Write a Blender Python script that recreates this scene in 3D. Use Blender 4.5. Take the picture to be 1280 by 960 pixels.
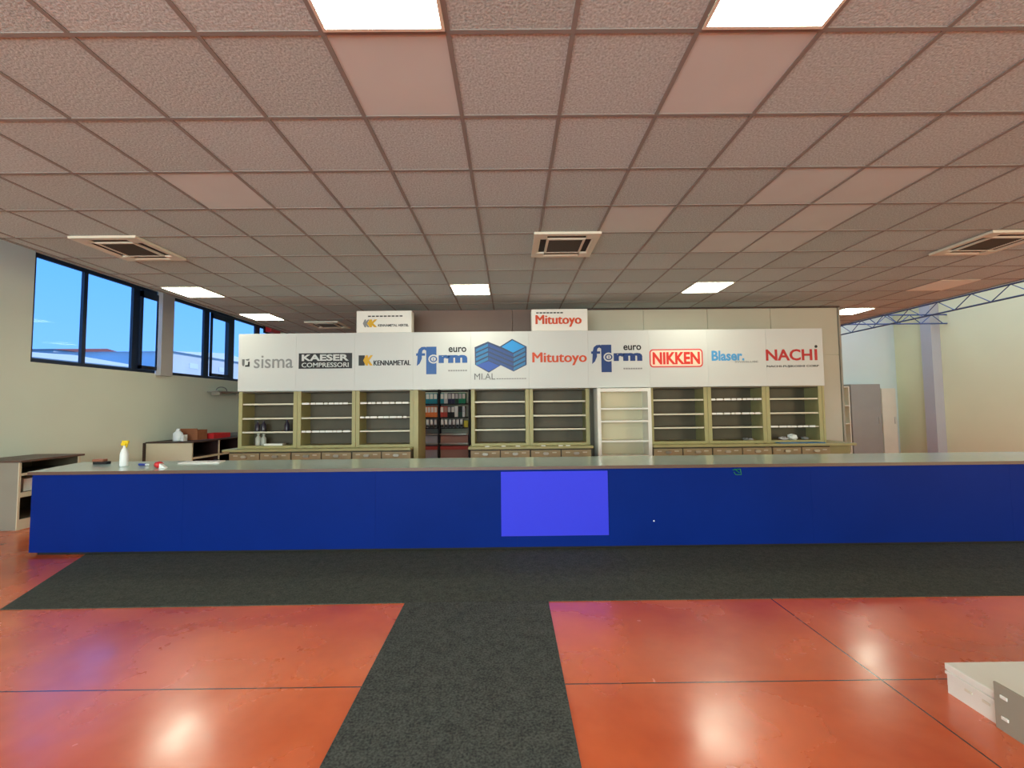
import bpy, math, random
from mathutils import Vector, Matrix
random.seed(7)
for o in list(bpy.data.objects): bpy.data.objects.remove(o, do_unlink=True)
scene = bpy.context.scene
COL = scene.collection

def lin(c):
    return tuple(((v/255)/12.92 if v/255 <= .04045 else ((v/255+.055)/1.055)**2.4) for v in c)

# ------------------------------------------------------------------ camera
CAM_Z = 1.5
F, PITCH, ROLL, YAW = 537.56, .05362, .01054, .00459      # focal length in px of the 1280 wide frame
def ray(a, b):
    cr, sr = math.cos(ROLL), math.sin(ROLL)
    xx = cr*a + sr*b; u = -sr*a + cr*b
    cp, sp = math.cos(PITCH), math.sin(PITCH)
    def go(xx, u, d):
        yy = cp*d - sp*u; z = sp*d + cp*u
        cw, sw = math.cos(YAW), math.sin(YAW)
        return Vector((cw*xx + sw*yy, -sw*xx + cw*yy, z))
    return go(xx, u, 1), go(cr*1, -sr*1, 0), go(sr*1, cr*1, 0)
fwd, right, up = ray(0, 0)
cam_d = bpy.data.cameras.new('camera'); cam = bpy.data.objects.new('camera', cam_d); COL.objects.link(cam)
cam_d.sensor_width = 36; cam_d.lens = F/1280*36; cam_d.clip_start = .05; cam_d.clip_end = 500
M = Matrix((right, up, -fwd)).transposed().to_4x4(); M.translation = Vector((0, 0, CAM_Z))
cam.matrix_world = M
scene.camera = cam

# ------------------------------------------------------------------ world, exposure
w = bpy.data.worlds.new('sky'); scene.world = w; w.use_nodes = True
nt = w.node_tree; bg = nt.nodes['Background']
tc = nt.nodes.new('ShaderNodeTexCoord'); sx = nt.nodes.new('ShaderNodeSeparateXYZ'); cr_ = nt.nodes.new('ShaderNodeValToRGB')
nt.links.new(tc.outputs['Generated'], sx.inputs[0]); nt.links.new(sx.outputs['Z'], cr_.inputs[0]); nt.links.new(cr_.outputs[0], bg.inputs[0])
cr_.color_ramp.elements[0].position = 0; cr_.color_ramp.elements[0].color = (.22, .50, 1.1, 1)
cr_.color_ramp.elements[1].position = .35; cr_.color_ramp.elements[1].color = (.078, .375, 1.15, 1)
bg.inputs[1].default_value = 1.45
sun_d = bpy.data.lights.new('sun', 'SUN'); sun_d.energy = 2.2; sun_d.angle = .01; sun_d.color = (1, .93, .82)
sun = bpy.data.objects.new('sun', sun_d); COL.objects.link(sun); sun.rotation_euler = (0, math.radians(62), math.radians(12))
LAMP = 18.0           # strength of the ceiling panels
def area(name, loc, rot, sx_a, sy_a, power, col):
    l = bpy.data.lights.new(name, 'AREA'); l.shape = 'RECTANGLE'; l.size = sx_a; l.size_y = sy_a; l.energy = power; l.color = col
    o = bpy.data.objects.new(name, l); COL.objects.link(o); o.location = loc; o.rotation_euler = rot; return o
# unseen fill lamp added behind the camera to brighten counter front and ceiling
area('added_front_fill', (-2.5, -5.9, 1.75), (math.radians(90), 0, 0), 8, 2.7, 900, (.80, .98, 1.0))
area('added_side_fill', (11.7, -2.0, 1.75), (math.radians(90), 0, math.radians(60)), 6, 2.7, 750, (1.0, .84, .52))  # warm fill lamp added out of view; the right wall has no window
area('rooflight_daylight', (9.6, 4.5, 5.5), (0, 0, 0), 2.2, 15, 330, (.80, .90, 1.0))
scene.view_settings.view_transform = 'Standard'; scene.view_settings.look = 'None'
scene.view_settings.exposure = 0.0; scene.view_settings.gamma = 1.0; scene.view_settings.use_curve_mapping = False
scene.cycles.use_denoising = True
scene.cycles.max_bounces = 10; scene.cycles.diffuse_bounces = 7; scene.cycles.glossy_bounces = 4
scene.cycles.transparent_max_bounces = 8; scene.cycles.sample_clamp_indirect = 6; scene.cycles.caustics_reflective = False

# ------------------------------------------------------------------ materials
MATS = {}
def mat(name, rgb, rough=.6, metal=0, spec=.5, noise=None, emit=None, ior=None, bump=None):
    m = bpy.data.materials.new(name); m.use_nodes = True; t = m.node_tree; b = t.nodes['Principled BSDF']
    c = lin(rgb) + (1,)
    b.inputs['Base Color'].default_value = c; b.inputs['Roughness'].default_value = rough; b.inputs['Metallic'].default_value = metal
    b.inputs['Specular IOR Level'].default_value = spec
    if ior: b.inputs['IOR'].default_value = ior
    if emit is not None:
        b.inputs['Emission Color'].default_value = tuple(emit[0]) + (1,); b.inputs['Emission Strength'].default_value = emit[1]
    if noise:                                    # (scale, amount, detail)
        co = t.nodes.new('ShaderNodeTexCoord'); n = t.nodes.new('ShaderNodeTexNoise'); r = t.nodes.new('ShaderNodeMapRange'); x = t.nodes.new('ShaderNodeMix')
        x.data_type = 'RGBA'; x.blend_type = 'MULTIPLY'; x.inputs['Factor'].default_value = 1
        n.inputs['Scale'].default_value = noise[0]; n.inputs['Detail'].default_value = noise[2]
        t.links.new(co.outputs['Object'], n.inputs['Vector']); t.links.new(n.outputs['Fac'], r.inputs['Value'])
        r.inputs['From Min'].default_value = .3; r.inputs['From Max'].default_value = .7
        r.inputs['To Min'].default_value = 1-noise[1]; r.inputs['To Max'].default_value = 1+noise[1]*.4
        x.inputs[6].default_value = c; t.links.new(r.outputs[0], x.inputs[7]); t.links.new(x.outputs[2], b.inputs['Base Color'])
        if bump:
            bp = t.nodes.new('ShaderNodeBump'); bp.inputs['Strength'].default_value = bump; bp.inputs['Distance'].default_value = .01
            t.links.new(n.outputs['Fac'], bp.inputs['Height']); t.links.new(bp.outputs[0], b.inputs['Normal'])
    MATS[name] = m; return m

mat('wall', (208, 217, 200), .85, noise=(.8, .04, 3))
mat('wall_cream', (222, 220, 172), .85, noise=(.8, .04, 3))
mat('partition', (180, 176, 158), .6, noise=(1.2, .05, 3))
mat('brown_panel', (120, 100, 90), .7, noise=(1.5, .08, 3))
mat('tile', (188, 203, 203), .95, noise=(85, .36, 2), bump=.25)
mat('tile_b', (182, 197, 196), .95, noise=(85, .36, 2), bump=.25)
mat('tile_smooth', (198, 207, 205), .9, noise=(2, .04, 2))
mat('tbar', (134, 130, 124), .6)
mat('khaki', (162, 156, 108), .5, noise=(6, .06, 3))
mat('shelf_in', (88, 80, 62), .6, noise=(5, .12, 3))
mat('shelf_edge', (205, 200, 178), .5)
mat('cream_cab', (212, 204, 174), .5, noise=(3, .05, 3))
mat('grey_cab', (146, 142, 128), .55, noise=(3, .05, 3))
mat('dark_brown', (62, 44, 36), .5, noise=(8, .15, 3))
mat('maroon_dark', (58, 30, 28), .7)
mat('drawer', (170, 152, 116), .5, noise=(8, .12, 3))
mat('steel', (200, 196, 184), .3, .7)
mat('white_metal', (226, 226, 218), .4, noise=(3, .03, 2))
mat('beige_back', (200, 192, 164), .6)
mat('sign_white', (196, 200, 198), .45, noise=(1, .02, 2))
mat('blue', (8, 38, 120), .5, spec=.05, noise=(1.3, .10, 3))
mat('violet', (56, 64, 226), .6, spec=.15)
mat('plinth', (10, 10, 14), .7)
mat('edge_band', (92, 72, 62), .45)
mat('countertop', (190, 210, 200), .12, spec=.6, noise=(20, .04, 3))
mat('frame_dark', (26, 40, 62), .4)
mat('pillar', (176, 176, 172), .6)
mat('truss', (74, 92, 132), .5)
mat('ac_white', (212, 208, 190), .5)
mat('black', (14, 13, 13), .6)
mat('slot', (36, 22, 16), .8)
mat('mat_grille', (66, 54, 40), .6)
mat('ink', (12, 12, 14), .5)
mat('ink_grey', (128, 130, 130), .5)
mat('ink_soft', (96, 98, 98), .5)
mat('yellow', (206, 160, 0), .5)
mat('form_blue', (0, 76, 146), .45)
mat('form_blue_dark', (2, 50, 112), .45)
mat('red_orange', (198, 66, 10), .5)
mat('nikken_red', (214, 44, 34), .5)
mat('nikken_pale', (248, 214, 190), .5)
mat('nachi_red', (176, 8, 22), .5)
mat('blaser_blue', (66, 150, 206), .5)
mat('hex_navy', (18, 44, 84), .4)
mat('hex_cyan', (8, 138, 210), .4)
mat('hex_light', (14, 106, 160), .4)
mat('hex_mid', (6, 56, 124), .4)
mat('hex_blue', (2, 66, 160), .4)
mat('green_tape', (20, 120, 52), .5)
mat('teal', (30, 140, 160), .5)
mat('orange', (236, 132, 62), .5)
mat('paper', (232, 232, 226), .7)
mat('lilac_paper', (196, 196, 198), .7)
mat('red_file', (196, 70, 56), .5)
mat('navy_file', (26, 34, 70), .5)
mat('green_file', (10, 140, 96), .5)
mat('dark_green', (8, 60, 44), .5)
mat('yellow_box', (210, 200, 40), .5)
mat('cardboard', (152, 92, 58), .8, noise=(12, .1, 3))
mat('pinkish', (176, 140, 126), .6)
mat('glossy_grey', (176, 180, 186), .25)
mat('red_plastic', (206, 40, 44), .4)
mat('red_dull', (176, 76, 66), .5)
mat('blue_plastic', (24, 52, 140), .4)
mat('yellow_plastic', (222, 196, 20), .4)
mat('white_plastic', (226, 232, 232), .35)
mat('wood_handle', (150, 92, 66), .5)
mat('bottle_dark', (54, 48, 60), .3)
mat('clear_plastic', (176, 178, 168), .15)
mat('concrete_ext', (214, 220, 222), .9, noise=(.3, .08, 3))
mat('roof_ext', (226, 236, 240), .9, noise=(.3, .08, 3))
mat('roof_red', (150, 92, 84), .9)
mat('ground_ext', (120, 124, 120), .95)
mat('leaf_ext', (48, 66, 44), .9)
mat('hall_roof', (214, 214, 210), .9)
mat('lamp_on', (255, 250, 225), .6, emit=((.97, .97, .76), LAMP))
mat('lamp_off', (222, 230, 222), .5)
mat('lamp_frame', (222, 212, 194), .5)

def glass():
    m = bpy.data.materials.new('pane_glass'); m.use_nodes = True; t = m.node_tree; t.nodes.remove(t.nodes['Principled BSDF'])
    o = t.nodes['Material Output']; tr = t.nodes.new('ShaderNodeBsdfTransparent'); gl = t.nodes.new('ShaderNodeBsdfGlossy'); mx = t.nodes.new('ShaderNodeMixShader')
    tr.inputs[0].default_value = (.95, .98, 1, 1); gl.inputs['Roughness'].default_value = .02; mx.inputs[0].default_value = .006
    t.links.new(tr.outputs[0], mx.inputs[1]); t.links.new(gl.outputs[0], mx.inputs[2]); t.links.new(mx.outputs[0], o.inputs[0]); MATS['glass'] = m
glass()

def floor_mat():
    m = bpy.data.materials.new('red_resin_floor'); m.use_nodes = True; t = m.node_tree; b = t.nodes['Principled BSDF']; L = t.links.new
    co = t.nodes.new('ShaderNodeTexCoord')
    n = t.nodes.new('ShaderNodeTexNoise'); n.inputs['Scale'].default_value = 1.1; n.inputs['Detail'].default_value = 5; n.inputs['Roughness'].default_value = .55; n.inputs['Distortion'].default_value = .15
    cr = t.nodes.new('ShaderNodeValToRGB'); cr.color_ramp.elements[0].position = .18; cr.color_ramp.elements[1].position = .82
    cr.color_ramp.elements[0].color = lin((176, 56, 20)) + (1,); cr.color_ramp.elements[1].color = lin((246, 124, 62)) + (1,)
    L(co.outputs['Object'], n.inputs['Vector']); L(n.outputs['Fac'], cr.inputs[0])
    s = t.nodes.new('ShaderNodeSeparateXYZ'); L(co.outputs['Object'], s.inputs[0])
    prev = None
    for ax, v in (('X', 2.0), ('X', -6.2), ('Y', 2.41), ('Y', -1.6)):
        a = t.nodes.new('ShaderNodeMath'); a.operation = 'SUBTRACT'; a.inputs[1].default_value = v - (2.375 if ax == 'X' else 3.5); L(s.outputs[ax], a.inputs[0])
        c = t.nodes.new('ShaderNodeMath'); c.operation = 'ABSOLUTE'; L(a.outputs[0], c.inputs[0])
        d = t.nodes.new('ShaderNodeMath'); d.operation = 'LESS_THAN'; d.inputs[1].default_value = .0045; L(c.outputs[0], d.inputs[0])
        if prev is None: prev = d
        else:
            e = t.nodes.new('ShaderNodeMath'); e.operation = 'MAXIMUM'; L(prev.outputs[0], e.inputs[0]); L(d.outputs[0], e.inputs[1]); prev = e
    mx = t.nodes.new('ShaderNodeMix'); mx.data_type = 'RGBA'; L(prev.outputs[0], mx.inputs['Factor']); L(cr.outputs[0], mx.inputs[6]); mx.inputs[7].default_value = lin((70, 26, 20)) + (1,)
    L(mx.outputs[2], b.inputs['Base Color'])
    n2 = t.nodes.new('ShaderNodeTexNoise'); n2.inputs['Scale'].default_value = 2.2; n2.inputs['Detail'].default_value = 5; L(co.outputs['Object'], n2.inputs['Vector'])
    r = t.nodes.new('ShaderNodeMapRange'); r.inputs['From Min'].default_value = .15; r.inputs['From Max'].default_value = .85; r.inputs['To Min'].default_value = .13; r.inputs['To Max'].default_value = .38
    L(n2.outputs['Fac'], r.inputs['Value']); L(r.outputs[0], b.inputs['Roughness'])
    n3 = t.nodes.new('ShaderNodeTexNoise'); n3.inputs['Scale'].default_value = 3.0; n3.inputs['Detail'].default_value = 1.5; L(co.outputs['Object'], n3.inputs['Vector'])
    bp = t.nodes.new('ShaderNodeBump'); bp.inputs['Strength'].default_value = .14; bp.inputs['Distance'].default_value = .02; L(n3.outputs['Fac'], bp.inputs['Height']); L(bp.outputs[0], b.inputs['Normal'])
    b.inputs['IOR'].default_value = 2.25; MATS['floor'] = m
floor_mat()

def carpet_mat(name, c0, c1):
    m = bpy.data.materials.new(name); m.use_nodes = True; t = m.node_tree; b = t.nodes['Principled BSDF']; L = t.links.new
    co = t.nodes.new('ShaderNodeTexCoord'); n = t.nodes.new('ShaderNodeTexNoise'); n.inputs['Scale'].default_value = 90; n.inputs['Detail'].default_value = 4
    n1 = t.nodes.new('ShaderNodeTexNoise'); n1.inputs['Scale'].default_value = 14; n1.inputs['Detail'].default_value = 4
    ad = t.nodes.new('ShaderNodeMath'); ad.operation = 'ADD'; L(n.outputs['Fac'], ad.inputs[0]); mu = t.nodes.new('ShaderNodeMath'); mu.operation = 'MULTIPLY'; mu.inputs[1].default_value = .35
    L(n1.outputs['Fac'], mu.inputs[0]); L(mu.outputs[0], ad.inputs[1])
    cr = t.nodes.new('ShaderNodeValToRGB'); cr.color_ramp.elements[0].position = .48; cr.color_ramp.elements[1].position = .86
    cr.color_ramp.elements[0].color = lin(c0) + (1,); cr.color_ramp.elements[1].color = lin(c1) + (1,)
    L(co.outputs['Object'], n.inputs['Vector']); L(co.outputs['Object'], n1.inputs['Vector']); L(ad.outputs[0], cr.inputs[0]); L(cr.outputs[0], b.inputs['Base Color'])
    bp = t.nodes.new('ShaderNodeBump'); bp.inputs['Strength'].default_value = .5; bp.inputs['Distance'].default_value = .004; L(n.outputs['Fac'], bp.inputs['Height']); L(bp.outputs[0], b.inputs['Normal'])
    b.inputs['Roughness'].default_value = .95; b.inputs['Specular IOR Level'].default_value = .25; MATS[name] = m
carpet_mat('carpet', (44, 48, 48), (84, 88, 84))
carpet_mat('carpet_wide', (50, 54, 50), (80, 84, 76))

# ------------------------------------------------------------------ mesh helpers (world coordinates in, local mesh out)
class MB:
    def __init__(s): s.v = []; s.f = []; s.mi = []
    def box(s, x0, x1, y0, y1, z0, z1, mi=0):
        i = len(s.v)
        s.v += [(x, y, z) for z in (z0, z1) for y in (y0, y1) for x in (x0, x1)]
        s.f += [(i, i+2, i+3, i+1), (i+4, i+5, i+7, i+6), (i, i+1, i+5, i+4), (i+2, i+6, i+7, i+3), (i, i+4, i+6, i+2), (i+1, i+3, i+7, i+5)]; s.mi += [mi]*6
        return s
    def prism(s, poly, a0, a1, axis='z'):           # poly extruded along axis; polygon in the two other axes
        n = len(poly); i = len(s.v)
        def P(p, a):
            return (p[0], p[1], a) if axis == 'z' else ((p[0], a, p[1]) if axis == 'y' else (a, p[0], p[1]))
        s.v += [P(p, a0) for p in poly] + [P(p, a1) for p in poly]
        s.f += [tuple(range(i, i+n))[::-1], tuple(range(i+n, i+2*n))] + [(i+k, i+(k+1) % n, i+n+(k+1) % n, i+n+k) for k in range(n)]; s.mi += [0]*(n+2)
        return s
    def ring(s, outer, inner, a0, a1):              # frame between two loops in XZ, extruded along y
        n = len(outer); i = len(s.v)
        for a in (a0, a1): s.v += [(p[0], a, p[1]) for p in outer] + [(p[0], a, p[1]) for p in inner]
        for k in range(n):
            j = (k+1) % n
            s.f += [(i+k, i+j, i+n+j, i+n+k), (i+2*n+k, i+3*n+k, i+3*n+j, i+2*n+j), (i+k, i+2*n+k, i+2*n+j, i+j), (i+n+k, i+n+j, i+3*n+j, i+3*n+k)]
        s.mi += [0]*(4*n); return s
    def tube(s, pts, r, n=8):
        pts = [Vector(p) for p in pts]; i = len(s.v)
        rs = r if isinstance(r, (list, tuple)) else [r]*len(pts)
        for k, p in enumerate(pts):
            d = (pts[min(k+1, len(pts)-1)] - pts[max(k-1, 0)]).normalized()
            u = d.cross(Vector((0, 0, 1)) if abs(d.z) < .9 else Vector((1, 0, 0))).normalized(); v = d.cross(u)
            s.v += [tuple(p + rs[k]*(math.cos(2*math.pi*j/n)*u + math.sin(2*math.pi*j/n)*v)) for j in range(n)]
        for k in range(len(pts)-1):
            for j in range(n): a = i+k*n; s.f.append((a+j, a+(j+1) % n, a+n+(j+1) % n, a+n+j)); s.mi.append(0)
        s.f += [tuple(range(i, i+n))[::-1], tuple(range(i+(len(pts)-1)*n, i+len(pts)*n))]; s.mi += [0, 0]; return s
    def lathe(s, cx, cy, prof, n=20): return s.tube2(cx, cy, prof, n)
    def tube2(s, cx, cy, prof, n):
        i = len(s.v)
        for r, z in prof: s.v += [(cx + r*math.cos(2*math.pi*j/n), cy + r*math.sin(2*math.pi*j/n), z) for j in range(n)]
        for k in range(len(prof)-1):
            for j in range(n): a = i+k*n; s.f.append((a+j, a+(j+1) % n, a+n+(j+1) % n, a+n+j)); s.mi.append(0)
        s.f += [tuple(range(i, i+n))[::-1], tuple(range(i+(len(prof)-1)*n, i+len(prof)*n))]; s.mi += [0, 0]; return s
    def build(s, name, m, parent=None, bevel=0, smooth=False):
        me = bpy.data.meshes.new(name)
        if parent is None:
            xs, ys, zs = zip(*s.v); org = Vector(((min(xs)+max(xs))/2, (min(ys)+max(ys))/2, min(zs)))
        else: org = ORG[parent.name]
        me.from_pydata([tuple(Vector(v)-org) for v in s.v], [], s.f)
        for mm in (m if isinstance(m, (list, tuple)) else [m]): me.materials.append(MATS[mm])
        for p, k in zip(me.polygons, s.mi): p.material_index = k; p.use_smooth = smooth
        o = bpy.data.objects.new(name, me); COL.objects.link(o)
        if parent is None: o.location = org
        else: o.parent = parent
        ORG[o.name] = org
        import bmesh
        bm = bmesh.new(); bm.from_mesh(me); bmesh.ops.recalc_face_normals(bm, faces=bm.faces); bm.to_mesh(me); bm.free()
        if bevel:
            b = o.modifiers.new('bevel', 'BEVEL'); b.width = bevel; b.segments = 2; b.limit_method = 'ANGLE'
        return o
ORG = {}
def tag(o, label, cat, group=None):
    o['label'] = label; o['category'] = cat
    if group: o['group'] = group
    return o
def thing(name, loc, label, cat, group=None):
    o = bpy.data.objects.new(name, None); COL.objects.link(o); o.location = loc; o.empty_display_size = .2; ORG[o.name] = Vector(loc)
    return tag(o, label, cat, group)
def struct(o): o['kind'] = 'structure'; return o
def bx(name, m, parent, *b, bevel=0): return MB().box(*b).build(name, m, parent, bevel)
def text(s, x0, x1, z0, z1, y, m, parent, bold=.0, name='lettering', th=.004, shear=0, smear=0):
    cu = bpy.data.curves.new(name, 'FONT'); cu.body = s; cu.offset = bold; cu.extrude = .02; cu.resolution_u = 3; cu.shear = shear
    t = bpy.data.objects.new(name, cu); COL.objects.link(t)
    dg = bpy.context.evaluated_depsgraph_get(); dg.update()
    me = bpy.data.meshes.new_from_object(t.evaluated_get(dg)); bpy.data.objects.remove(t, do_unlink=True)
    xs = [v.co.x for v in me.vertices]; ys = [v.co.y for v in me.vertices]
    a, b, c, d = min(xs), max(xs), min(ys), max(ys); org = ORG[parent.name]
    for v in me.vertices:
        X = x0 + (v.co.x-a)/(b-a)*(x1-x0); Z = z0 + (v.co.y-c)/(d-c)*(z1-z0); Y = y if v.co.z < 0 else y - th
        v.co = Vector((X, Y, Z)) - org
    if smear:                                   # heavier strokes: the same outlines again, nudged sideways
        import bmesh
        bm = bmesh.new(); bm.from_mesh(me); g0 = list(bm.verts)+list(bm.edges)+list(bm.faces)
        for dx, dy in ((smear, .0003), (-smear, .0006), (0, .0009)):
            d = bmesh.ops.duplicate(bm, geom=g0); nv = [e for e in d['geom'] if isinstance(e, bmesh.types.BMVert)]
            bmesh.ops.translate(bm, verts=nv, vec=(dx, -dy, smear*.5 if dx == 0 else 0))
        bm.to_mesh(me); bm.free()
    me.materials.clear(); me.materials.append(MATS[m])
    o = bpy.data.objects.new(name, me); COL.objects.link(o); o.parent = parent; ORG[o.name] = org
    return o

# ------------------------------------------------------------------ room shell
XL, XR, YN, YF = -7.0, 11.75, -6.0, 13.0
CE = 3.297; TX0, TY0, T = -.28, 1.964, .6
ZR = 5.6
struct(MB().box(XL-.25, XR+.25, YN-.25, YF+.25, -.2, 0).build('floor', 'floor'))
# left wall with one long band of windows
wz0, wz1 = 2.235, 3.875; wy0, wy1 = 6.28, 12.9
lw = MB(); lw.box(XL-.25, XL, YN-.25, YF+.25, 0, wz0); lw.box(XL-.25, XL, YN-.25, YF+.25, wz1, ZR); lw.box(XL-.25, XL, YN-.25, wy0, wz0, wz1); lw.box(XL-.25, XL, wy1, YF+.25, wz0, wz1)
struct(lw.build('wall_left', 'wall'))
struct(MB().box(XR, XR+.25, YN-.25, YF+.25, 0, ZR).build('wall_right', 'wall_cream'))
struct(MB().box(XL, XR, YF, YF+.25, 0, ZR).build('wall_back', 'wall'))
struct(MB().box(XL, XR, YN-.25, YN, 0, ZR).build('wall_front', 'wall'))
# hall roof with roof-light strips over the two side voids
rf = MB(); holes = [(-6.6, -5.7, -5.0, 5.5), (8.4, 10.8, -4.5, 12.4)]
xs = [XL-.25, -6.6, -5.7, 8.4, 10.8, XR+.25]
rf.box(xs[0], xs[1], YN-.25, YF+.25, ZR, ZR+.15); rf.box(xs[2], xs[3], YN-.25, YF+.25, ZR, ZR+.15); rf.box(xs[4], xs[5], YN-.25, YF+.25, ZR, ZR+.15)
for (a, b, c, d) in holes: rf.box(a, b, YN-.25, c, ZR, ZR+.15); rf.box(a, b, d, YF+.25, ZR, ZR+.15)
struct(rf.build('ceiling_roof_deck', 'hall_roof'))
for n, (a, b, c, d) in enumerate(holes): struct(MB().box(a, b, c, d, ZR+.07, ZR+.08).build('window_%d' % (5+n), 'glass'))

# suspended tile ceiling
EL, ER = -5.22, 7.52
smooth_tiles = {(-4, 2), (4, 2), (5, 2), (4, 4), (5, 4), (5, 3), (-1, 0), (2, 0), (2, 3)}
cm = MB(); cm.v += [(EL, YN, CE+.06), (ER, YN, CE+.06), (ER, YF, CE+.06), (EL, YF, CE+.06)]; cm.f.append((0, 1, 2, 3)); cm.mi.append(0)
gx = [EL] + [TX0+T*k for k in range(-8, 14) if EL < TX0+T*k < ER-.01] + [ER]
gy = [YN] + [TY0+T*j for j in range(-13, 19) if YN < TY0+T*j < YF] + [YF]
for a, b in zip(gx, gx[1:]):
    for c, d in zip(gy, gy[1:]):
        k = math.floor(((a+b)/2-TX0)/T); j = math.floor(((c+d)/2-TY0)/T)
        mi = 2 if (k, j) in smooth_tiles else (1 if random.random() < .4 else 0)
        i = len(cm.v); cm.v += [(a, c, CE), (a, d, CE), (b, d, CE), (b, c, CE)]; cm.f.append((i, i+1, i+2, i+3)); cm.mi.append(mi)
for (p, q) in (((EL, YN), (EL, YF)), ((ER, YN), (ER, YF))):
    i = len(cm.v); cm.v += [(p[0], p[1], CE), (q[0], q[1], CE), (q[0], q[1], CE+.06), (p[0], p[1], CE+.06)]; cm.f.append((i, i+1, i+2, i+3)); cm.mi.append(0)
ceil = struct(cm.build('ceiling', ['tile', 'tile_b', 'tile_smooth']))
tb = MB()
for x in gx[1:-1]: tb.box(x-.012, x+.012, YN, YF, CE-.005, CE-.0004)
for y in gy[1:-1]: tb.box(EL, ER, y-.012, y+.012, CE-.0052, CE-.0004)
struct(tb.build('ceiling_grid', 'tbar', ceil))
struct(MB().box(EL-.03, EL, YN, YF, CE-.012, CE+.09).build('trim_1', 'tbar'))
struct(MB().box(ER, ER+.03, YN, YF, CE-.012, CE+.09).build('trim_2', 'tbar'))

# partition wall behind the shelving, and brown panelling over the opening
seams = [1.26, 2.465, 3.645, 4.81, 6.05]
pm = MB()
for a, b in zip(seams, seams[1:]):
    for z0, z1 in ((0, 2.395), (2.401, CE-.03)): pm.box(a+.004, b-.004, 7.83, 7.93, z0, z1)
pm.box(seams[0], seams[-1]-.01, 7.85, 7.92, 0, CE-.03)
pw = struct(pm.build('wall_partition', 'partition'))
struct(MB().box(seams[0]-.02, seams[-1]+.03, 7.80, 7.95, CE-.03, CE-.006).build('trim_3', 'dark_brown'))
struct(MB().box(seams[-1], seams[-1]+.035, 7.81, 7.95, 0, CE-.03).build('trim_4', 'grey_cab'))
bp_ = MB(); bp_.box(-2.05, .05, 7.84, 7.92, 2.1, CE-.006); bp_.box(.058, 1.23, 7.84, 7.92, 2.1, CE-.006)
struct(bp_.build('wall_bulkhead', 'brown_panel'))
struct(MB().box(XR-.25, XR, 11.6, 11.9, 0, ZR).build('trim_5', 'pillar'))
struct(MB().box(XL, XL+.1, 8.5, 8.8, 2.2, ZR).build('trim_6', 'pillar'))

# windows, left wall
fx0, fx1 = XL-.085, XL-.035
def window(n, ya, yb, mull, panes):
    f = MB(); f.box(fx0, fx1, ya, yb, wz0, wz0+.06); f.box(fx0, fx1, ya, yb, wz1-.06, wz1)
    for a, b in mull: f.box(fx0, fx1, a, b, wz0+.06, wz1-.06)
    o = struct(f.build('window_%d' % n, 'frame_dark'))
    for a, b, opening in panes:
        g = MB().box(XL-.064, XL-.058, a, b, wz0+.06, wz1-.06).build('pane', 'glass', o)
        if opening:
            s = MB(); s.box(XL-.02, XL+.02, a-.02, b+.02, wz0+.06, wz0+.13); s.box(XL-.02, XL+.02, a-.02, b+.02, wz1-.2, wz1-.08)
            s.box(XL-.02, XL+.02, a-.02, a+.02, wz0+.06, wz1-.08); s.box(XL-.02, XL+.02, b-.02, b+.02, wz0+.06, wz1-.08); s.build('sash', 'frame_dark', o)
            MB().box(XL+.02, XL+.05, (a+b)/2-.06, (a+b)/2+.06, wz0+.07, wz0+.11).build('handle', 'black', o)
window(1, 6.28, 8.52, [(6.28, 6.33), (7.055, 7.12), (7.99, 8.13)], [(6.33, 7.055, 0), (7.12, 7.99, 0), (8.13, 8.52, 1)])
window(2, 8.78, 10.05, [(8.84, 8.93), (9.86, 10.03)], [(8.76, 8.84, 0), (8.93, 9.86, 0)])
window(3, 10.05, 12.9, [(10.66, 10.94), (11.85, 12.05), (12.8, 12.9)], [(10.05, 10.66, 1), (10.94, 11.85, 0), (12.05, 12.8, 0)])

# girder in the void on the right
g = MB(); gxx = 8.2; n = 0
for z in (3.42, 3.2): g.tube([(gxx, YN, z), (gxx, YF, z)], .016, 6)
y = YN; 
while y < YF-.5: g.tube([(gxx, y, 3.2), (gxx, y+.3, 3.42), (gxx, y+.6, 3.2)], .009, 5); y += .6
tag(g.build('lattice_girder', 'truss'), 'blue lattice girder running along the right edge of the tiled ceiling', 'girder')
g = MB()
for z in (3.62, 3.86): g.tube([(seams[-1]-.5, 11.4, z), (XR, 11.4, z)], .02, 6)
x = seams[-1]-.4
while x < XR-.6: g.tube([(x, 11.4, 3.62), (x+.3, 11.4, 3.86), (x+.6, 11.4, 3.62)], .012, 5); x += .6
tag(g.build('lattice_girder', 'truss'), 'blue lattice girder crossing to the column on the right wall', 'girder')

# ------------------------------------------------------------------ outside
struct(MB().box(-160, XL-.26, -60, 220, -.4, -.25).build('ground_outside', 'ground_ext'))
def shed(xa, xb, ya, yb, ze, zr, label, cat='building', rm='roof_ext'):
    t = thing('factory_building', ((xa+xb)/2, (ya+yb)/2, -.25), label, cat)
    MB().box(xa, xb, ya, yb, -.25, ze).build('wall', 'concrete_ext', t)
    r = MB(); r.prism([(ya-.5, ze), ((ya+yb)/2, zr), (yb+.5, ze)], xa-.5, xb+.5, 'x'); r.build('roof', rm, t)
    k = ya+3
    while k < yb-3: MB().box(xb, xb+.05, k, k+1.6, ze-1.9, ze-1.2).build('window', 'roof_ext', t); k += 6
shed(-60, -42, 30, 52, 6.3, 6.9, 'pale factory building outside the first window pane')
shed(-88, -68, 64, 80, 10.8, 12.0, 'factory with low reddish roof outside the second window pane', rm='roof_red')
shed(-64, -44, 56, 76, 9.2, 10.2, 'pale factory building outside the fourth window pane')
shed(-66, -46, 79, 110, 10.6, 11.8, 'pale factory building farthest off, outside the last window panes')

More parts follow.
